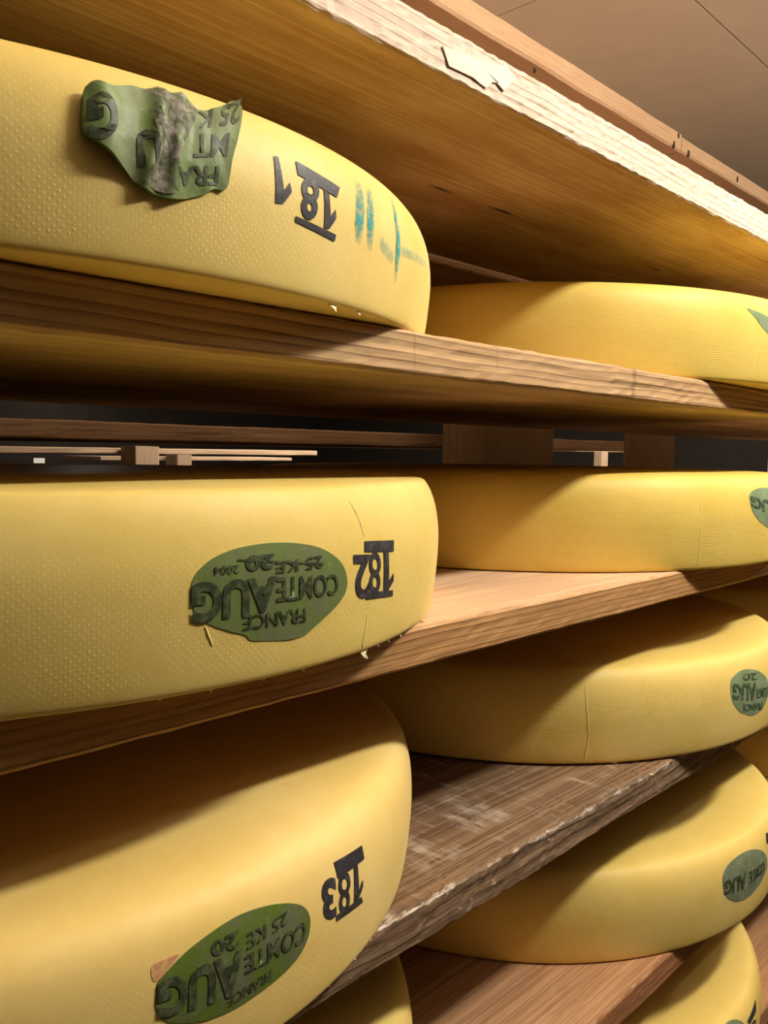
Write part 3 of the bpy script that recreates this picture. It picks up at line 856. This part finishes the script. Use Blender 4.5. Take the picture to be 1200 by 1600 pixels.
DEC_TEXT = {
    'B1lab': [
        ('FRA', [(-1.6318, 0.04136), (-1.6912, 0.03672), (-1.6917, 0.04439), (-1.6299, 0.04958)], 0.02),
        ('MT', [(-1.6173, 0.05447), (-1.6669, 0.04992), (-1.6647, 0.05995), (-1.6102, 0.06499)], 0.02),
        ('25 K', [(-1.5951, 0.07039), (-1.658, 0.06313), (-1.6532, 0.0714), (-1.5716, 0.08531)], 0.02),
        ('G', [(-1.7644, 0.04929), (-1.8011, 0.0457), (-1.7991, 0.06262), (-1.7657, 0.06618)], 0.05),
        ('U', [(-1.7102, 0.04155), (-1.7412, 0.04094), (-1.7434, 0.055), (-1.7147, 0.05733)], 0.05),
        ('A', [(-1.6812, 0.04829), (-1.7103, 0.04459), (-1.718, 0.06542), (-1.6887, 0.06955)], 0.05),
    ],
    'B1num': [
        ('one', [(-1.5005, 0.04239), (-1.5353, 0.04096), (-1.5342, 0.0624), (-1.5172, 0.06308)], 0),
        ('8', [(-1.4534, 0.03819), (-1.4882, 0.03775), (-1.484, 0.05743), (-1.445, 0.05904)], 0.03),
        ('one', [(-1.4062, 0.03732), (-1.4357, 0.03674), (-1.4364, 0.05885), (-1.4156, 0.05847)], 0),
        ('#', [(-1.4056, 0.0536), (-1.4905, 0.05747), (-1.4915, 0.06412), (-1.3959, 0.0596)], 0),
        ('#', [(-1.4097, 0.03197), (-1.4965, 0.03526), (-1.4968, 0.03792), (-1.4071, 0.0354)], 0),
    ],
    'C1lab': [
        ('FRANCE', [(-1.51, 0.02846), (-1.6246, 0.02979), (-1.6258, 0.03675), (-1.5128, 0.03597)], 0.01),
        ('COMTE', [(-1.4411, 0.03938), (-1.5692, 0.04052), (-1.5703, 0.05275), (-1.4432, 0.05)], 0.02),
        ('AUG', [(-1.5686, 0.03711), (-1.7045, 0.03553), (-1.7054, 0.05421), (-1.5703, 0.05335)], 0.045),
        ('25 KE', [(-1.4787, 0.05412), (-1.5715, 0.05429), (-1.5709, 0.05969), (-1.4779, 0.06047)], 0.02),
        ('20', [(-1.5748, 0.0565), (-1.6228, 0.05671), (-1.6216, 0.06397), (-1.5735, 0.06366)], 0.05),
        ('#', [(-1.4758, 0.05563), (-1.6355, 0.06199), (-1.6354, 0.06271), (-1.4757, 0.05658)], 0),
        ('2004', [(-1.6332, 0.05643), (-1.6727, 0.05668), (-1.6723, 0.06035), (-1.6328, 0.06019)], 0.01),
    ],
    'C1num': [
        ('one', [(-1.2699, 0.03268), (-1.3068, 0.03442), (-1.3123, 0.05748), (-1.2774, 0.05636)], 0),
        ('8', [(-1.3179, 0.03386), (-1.3558, 0.03562), (-1.3598, 0.05861), (-1.3235, 0.05748)], 0.01),
        ('2', [(-1.3537, 0.03306), (-1.3997, 0.03519), (-1.4033, 0.05826), (-1.3571, 0.05716)], 0.03),
        ('#', [(-1.2752, 0.05611), (-1.372, 0.05882), (-1.3698, 0.06454), (-1.273, 0.06237)], 0),
        ('#', [(-1.27, 0.03047), (-1.3634, 0.03299), (-1.3651, 0.03708), (-1.2721, 0.0339)], 0),
    ],
    'D1lab': [
        ('AUG', [(-1.5562, 0.0389), (-1.6898, 0.04619), (-1.6887, 0.0632), (-1.5562, 0.06088)], 0.045),
        ('COMTE', [(-1.4297, 0.04549), (-1.5531, 0.04741), (-1.5529, 0.05642), (-1.4296, 0.05661)], 0.02),
        ('25 KE', [(-1.4697, 0.06033), (-1.5489, 0.05863), (-1.5473, 0.06632), (-1.4679, 0.06664)], 0.02),
        ('20', [(-1.5628, 0.06179), (-1.6085, 0.06355), (-1.6066, 0.07024), (-1.5605, 0.06985)], 0.04),
        ('FRANCE', [(-1.5022, 0.0373), (-1.5801, 0.03567), (-1.5809, 0.04078), (-1.5032, 0.04281)], 0.01),
    ],
    'D1num': [
        ('one', [(-1.261, 0.04325), (-1.2934, 0.04284), (-1.2925, 0.06494), (-1.2662, 0.06482)], 0),
        ('8', [(-1.3081, 0.04206), (-1.3422, 0.04519), (-1.3416, 0.06763), (-1.3052, 0.06531)], 0.01),
        ('3', [(-1.348, 0.04503), (-1.3848, 0.04875), (-1.3878, 0.07008), (-1.3499, 0.0681)], 0.04),
        ('#', [(-1.2549, 0.06394), (-1.3419, 0.06526), (-1.347, 0.07473), (-1.2576, 0.07215)], 0),
        ('#', [(-1.2596, 0.03959), (-1.3475, 0.04279), (-1.3501, 0.04645), (-1.2687, 0.04421)], 0),
    ],
    'C2lab': [
        ('AUG', [(-1.5653, 0.04731), (-1.7477, 0.06324), (-1.7444, 0.07412), (-1.5656, 0.06401)], 0.04),
    ],
    'D2lab': [
        ('AUG', [(-1.6465, 0.0424), (-1.7839, 0.05225), (-1.7818, 0.06752), (-1.6502, 0.06204)], 0.04),
        ('COMTE', [(-1.5489, 0.04076), (-1.6439, 0.04563), (-1.6467, 0.05521), (-1.556, 0.05232)], 0.02),
        ('FRANCE', [(-1.5878, 0.02948), (-1.723, 0.03696), (-1.7268, 0.04389), (-1.5957, 0.0377)], 0.01),
        ('20', [(-1.6405, 0.06414), (-1.7266, 0.06805), (-1.7211, 0.07486), (-1.6354, 0.07111)], 0.03),
    ],
    'E2lab': [
        ('AUG', [(-1.6872, 0.04387), (-1.8094, 0.04869), (-1.8098, 0.06268), (-1.6898, 0.06205)], 0.04),
        ('COMTE', [(-1.553, 0.04613), (-1.6677, 0.04665), (-1.6697, 0.05932), (-1.556, 0.05931)], 0.03),
    ],
    'E2num': [
        ('#', [(-1.3749, 0.06041), (-1.5179, 0.0731), (-1.4998, 0.08221), (-1.3631, 0.07217)], 0),
        ('8', [(-1.3964, 0.03844), (-1.5097, 0.04951), (-1.5099, 0.06942), (-1.4229, 0.06346)], 0.03),
    ],
    'F2num': [
        ('#', [(-1.3998, 0.07049), (-1.4873, 0.07086), (-1.5032, 0.07684), (-1.3757, 0.07973)], 0),
        ('8', [(-1.4256, 0.05499), (-1.4901, 0.06092), (-1.4731, 0.07053), (-1.4099, 0.06516)], 0.04),
    ],
}
DEC_CHALK = [
    [(-1.3335, 0.06871, 0.00296, 0.25), (-1.3402, 0.05625, 0.00444, 0.9), (-1.3473, 0.04519, 0.00444, 0.9), (-1.3481, 0.03545, 0.00259, 0.2)],
    [(-1.3009, 0.06794, 0.00296, 0.25), (-1.3113, 0.05301, 0.00407, 0.9), (-1.3136, 0.04285, 0.0037, 0.8), (-1.3121, 0.03405, 0.00222, 0.15)],
    [(-1.2006, 0.07272, 0.00185, 0.3), (-1.2111, 0.05794, 0.00259, 0.8), (-1.2061, 0.04581, 0.00333, 1.0), (-1.2069, 0.03512, 0.00296, 1.0), (-1.204, 0.02392, 0.00111, 0.2)],
    [(-1.2782, 0.04114, 0.0037, 0.5), (-1.2528, 0.03821, 0.00407, 0.5), (-1.2249, 0.036, 0.00333, 0.4)],
    [(-1.1931, 0.04286, 0.00296, 0.6), (-1.1022, 0.04543, 0.00259, 0.45), (-0.9511, 0.04906, 0.00148, 0.2)],
]
DEC_RIDGE = {
    'C1': [[(-1.3876, 0.08663), (-1.3771, 0.07792), (-1.3679, 0.06774)], [(-1.3531, 0.02419), (-1.3549, 0.0081), (-1.3536, 0.00541)], [(-1.6838, 0.03354), (-1.6775, 0.02918), (-1.671, 0.02476)]],
    'C2': [[(-1.9699, 0.07761), (-1.9676, 0.04697), (-1.9638, 0.00688)]],
    'D2': [[(-2.3002, 0.07902), (-2.2962, 0.05604), (-2.2874, 0.03135), (-2.2951, 0.0041)]],
    'B2': [[(-1.8052, 0.02931), (-1.8068, 0.00769)]],
}
DEC_FLAKE = {
    'B1': [(-1.3839, 0.005), (-1.3069, 0.003)],
    'C1': [(-1.3346, 0.0058), (-1.1845, 0.0028), (-1.7386, 0.0014), (-1.663, 0.0016), (-1.5724, 0.0014), (-1.4932, 0.0018), (-1.283, 0.0018), (-1.2403, 0.0022)],
    'D1': [(-1.2457, 0.003), (-1.1774, 0.0026), (-1.3739, 0.0018), (-1.3342, 0.0022), (-1.288, 0.002), (-1.2183, 0.0024), (-1.1643, 0.0022)],
}
# --decal code

g181 = casein('label_green_bright', lin(112, 134, 72), lin(128, 130, 106), 0.6, 1.0)
g182 = casein('label_green', lin(108, 126, 68), lin(112, 118, 86), 0.8, 2.0)
g183 = casein('label_green_dull', lin(92, 112, 40), lin(104, 110, 84), 0.95, 3.0)
gR = casein('label_green_faded', lin(120, 142, 104), lin(146, 160, 132), 0.6, 4.0)
gE = casein('label_green_greyed', lin(110, 124, 96), lin(136, 144, 122), 0.9, 5.0)
iT = ink('label_ink', lin(56, 64, 46), 0.75, lin(98, 108, 74), 1.0, (0.46, 0.62))
iT3 = ink('label_ink_blurred', lin(54, 62, 42), 0.85, lin(96, 104, 78), 2.0, (0.44, 0.6))
iR = ink('label_ink_faded', lin(66, 82, 60), 0.7, lin(126, 140, 112), 3.0, (0.5, 0.62))
iN = ink('stamp_ink', lin(52, 50, 56), 0.6, lin(100, 97, 104), 4.0, (0.52, 0.68))
teal = [chalk('teal_chalk', lin(84, 172, 172), 1.0, 1.5), chalk('teal_chalk_faint', lin(104, 184, 180), 3.0, 1.2)]
mSeam = plain('seam_rind', lin(240, 216, 140), 0.05, 200.0, 0.5)
mFlake = plain('rind_shaving', lin(244, 232, 190), 0.06, 200.0, 0.6)
mRed = ink('red_casein_scrap', lin(204, 146, 112), 0.8, lin(222, 186, 116), 6.0, (0.42, 0.6))


def span(key):
    o = DEC_OUTLINE[key]
    return min(p[0] for p in o), max(p[0] for p in o), min(p[1] for p in o), max(p[1] for p in o)


def curl181(a, s):
    a0, a1, s0, s1 = span('B1')
    t = (a - a0) / (a1 - a0); v = (s - s0) / (s1 - s0)
    h = 0.0062 * math.exp(-((t - 0.10) / 0.13) ** 2) * (0.55 + 0.45 * v)
    h += 0.0026 * max(0.0, (t - 0.72) / 0.28) ** 1.5 * (0.4 + v)
    h += 0.0030 * math.exp(-((t - 0.33 - 0.14 * v) / 0.05) ** 2) + 0.0026 * math.exp(-((t - 0.47 - 0.12 * v) / 0.05) ** 2)
    return h


lab, hf = patch('casein_label', W_['B1'], 'B1', DEC_OUTLINE['B1'], g181, 0.0008, 18, 0.0016, curl181, seed=3)
lab['label'] = 'crumpled green casein label curling off the rind'
wrap_text('label_print', lab, 'B1', DEC_TEXT['B1lab'], iT, 0.0003, hf)
# mould bloom caught in the creases
nb = NT('mould_bloom')
nbo = nb.coord('Object')
na_ = nb.noise(nbo, 90.0, 5.0, 0.7)
nc_ = nb.mix(nb.ramp(nb.noise(nbo, 240.0, 4.0, 0.7), [(0.42, 0.0), (0.62, 1.0)]), lin(120, 120, 104), lin(186, 178, 168))
nb.bump(na_, 0.5, 0.001)
nb.set(color=nc_, rough=0.85, spec=0.1, alpha=nb.ramp(na_, [(0.40, 0.0), (0.56, 0.95)]))
bloom, _ = patch('mould_bloom', lab, 'B1', DEC_OUTLINE['B1mould'], nb.m, 0.00125, 14, 0.0016, curl181, seed=3)
bloom['label'] = 'greyish white mould bloom'
lab, hf = patch('casein_label', W_['C1'], 'C1', DEC_OUTLINE['C1'], g182, 0.0003, 8, 0.0003, seed=5)
lab['label'] = 'oval green casein label with dark upside-down print'
wrap_text('label_print', lab, 'C1', DEC_TEXT['C1lab'], iT, 0.00045, hf)
lab, hf = patch('casein_label', W_['D1'], 'D1', DEC_OUTLINE['D1'], g183, 0.0003, 8, 0.0003, seed=7)
lab['label'] = 'dark green mottled oval casein label'
wrap_text('label_print', lab, 'D1', DEC_TEXT['D1lab'], iT3, 0.00045, hf)
sc, _ = patch('casein_scrap', W_['D1'], 'D1', DEC_OUTLINE['D1red'], mRed, 0.00015, 4, 0.0002)
sc['label'] = 'small pinkish red scrap'
for k_, m_, i_ in (('B2', gR, None), ('C2', gR, iR), ('D2', gR, iR), ('E2', gE, iT3), ('F2', gE, None)):
    lab, hf = patch('casein_label', W_[k_], k_, DEC_OUTLINE[k_], m_, 0.0003, 6, 0.0002)
    lab['label'] = 'faded green casein label'
    if i_:
        wrap_text('label_print', lab, k_, DEC_TEXT[k_ + 'lab'], i_, 0.00045, hf)
for k_ in ('B1', 'C1', 'D1', 'E2', 'F2'):
    st = wrap_text('number_stamp', W_[k_], k_, DEC_TEXT[k_ + 'num'], iN, 0.0004)
    st['label'] = 'black stencilled number'
for i_, p_ in enumerate(DEC_CHALK):
    st = strip('chalk_mark', W_['B1'], 'B1', p_, teal[0 if i_ < 3 else 1], 0.0003 + 0.00006 * i_)
    st['label'] = 'teal brushed mark'
for k_, rs in DEC_RIDGE.items():
    for r_ in rs:
        ridge('rind_seam', W_[k_], k_, r_, mSeam)
for k_, fl in DEC_FLAKE.items():
    for i_, (a_, z_) in enumerate(fl):
        flake('rind_shaving', W_[k_], k_, a_, 0.0008, z_, mFlake, seed=i_ * 7 + ord(k_[0]))


# ------------------------------------------------------------------ rack behind, back to back
board('shelf_board', 0.6, 6.9, 3.30, 5.85, -0.1080, -0.0330, wG, 'dim greyish board edge of the rack behind, seen below the shelf of cheese 181', 'shelf board', 'boards of the rack behind')
board('shelf_board', 0.6, 6.9, 3.30, 5.85, -0.6480, -0.5730, wG, 'added upper board of the rack behind, hidden by the topmost shelf, blocks lamp light', 'shelf board', 'boards of the rack behind')  # unseen board added only to block light from the next aisle
board('shelf_board', 0.6, 6.9, 3.30, 5.85, -1.1880, -1.1130, wG, 'added highest board of the rack behind, hidden above the topmost shelf, blocks lamp light', 'shelf board', 'boards of the rack behind')  # also put in unseen, keeps the next aisle's lamp off the cheese tops
board('shelf_board', 0.6, 6.9, 3.30, 5.3, 0.3750, 0.4500, wG, 'board of the rack behind carrying the two dim cheeses', 'shelf board', 'boards of the rack behind')


def far_cheese(x, y, H, label):
    tab = prof_of(); TABS['far'] = tab
    o = link('cheese_wheel', cheese_mesh(tab, 96), mR, None, W(x, y, H) + Vector((0, 0, LIFT)))
    return tag(o, label, 'cheese', 'cheese wheels on the rack behind')


far_cheese(1.85, 4.25, 0.3750, 'dim cheese top behind the left end of the one stamped 182, on the rack behind')
card = link('paper_card', box_mesh(0.10, 0.008, 0.052, 0.001), plain('white_card', lin(245, 242, 235), 0.03), None, (3.355, Y1 - 0.008, 1.199))
tag(card, 'small white card on the far wall, seen below the long lit board', 'card')

far_cheese(3.80, 4.25, 0.3750, 'dim cheese top on the rack behind, left of the wide pale post')

# far racks across two more aisles, lit by their own lamps
board('shelf_board', 2.2, 7.27, 8.0, 9.4, 0.0000, 0.0600, wG, 'long lit board edge across the next aisle', 'shelf board', 'boards of the far racks', step=0.05)
board('shelf_board', 7.6, 12.0, 14.0, 15.4, 0.1550, 0.2200, wG, 'thin pale board edge of the farthest rack', 'shelf board', 'boards of the far racks', step=0.05)
board('shelf_board', 12.5, 16.5, 8.0, 9.4, -0.1150, -0.0550, wG, 'bright board edge seen right of the wide post', 'shelf board', 'boards of the far racks', step=0.05)
post(4.55, 4.83, 7.7, 7.98, -0.02, 'pale post carrying the long lit board across the next aisle', wG, group='posts of the far racks')
post(8.90, 9.22, 13.6, 13.98, 0.10, 'small pale post of the farthest rack', wG, group='posts of the far racks')
post(14.06, 14.30, 7.82, 7.98, -0.06, 'bright stub of a post under the board right of the wide post', wG, group='posts of the far racks')


def crumb(x, y, z, size, seed, label):
    rnd = random.Random(seed); bm = bmesh.new()
    bmesh.ops.create_icosphere(bm, subdivisions=2, radius=1.0)
    for v in bm.verts:
        v.co *= 1.0 + noise.noise(v.co * 2.2 + Vector((seed, 0, 0))) * 0.6
        v.co = Vector((v.co.x * size, v.co.y * size * 0.45, v.co.z * size * 0.35))
    zmin = min(v.co.z for v in bm.verts)
    for v in bm.verts:
        v.co.z -= zmin
    me = bpy.data.meshes.new('crumb'); bm.to_mesh(me); bm.free()
    o = link('rind_crumb', me, mFlake, None, (x, y, z)); o.rotation_euler = (0, 0, rnd.uniform(0, 3))
    return tag(o, label, 'crumb', 'crumbs of rind on the shelf boards')


for (x_, y_, z_), sz_, l_ in [((0.7325, 0.0349, 1.058), 0.0042, 'pale rind crumb at the foot of the cheese with the vertical seam'), ((0.7292, -0.0049, 1.058), 0.0026, 'tiny pale crumb on the front edge of the grey weathered board'), ((0.4177, 0.007, 1.2404), 0.0022, 'tiny rind crumb beside the right end of the cheese stamped 182')]:
    crumb(x_, y_, z_, sz_, int(x_ * 1000) % 97, l_)
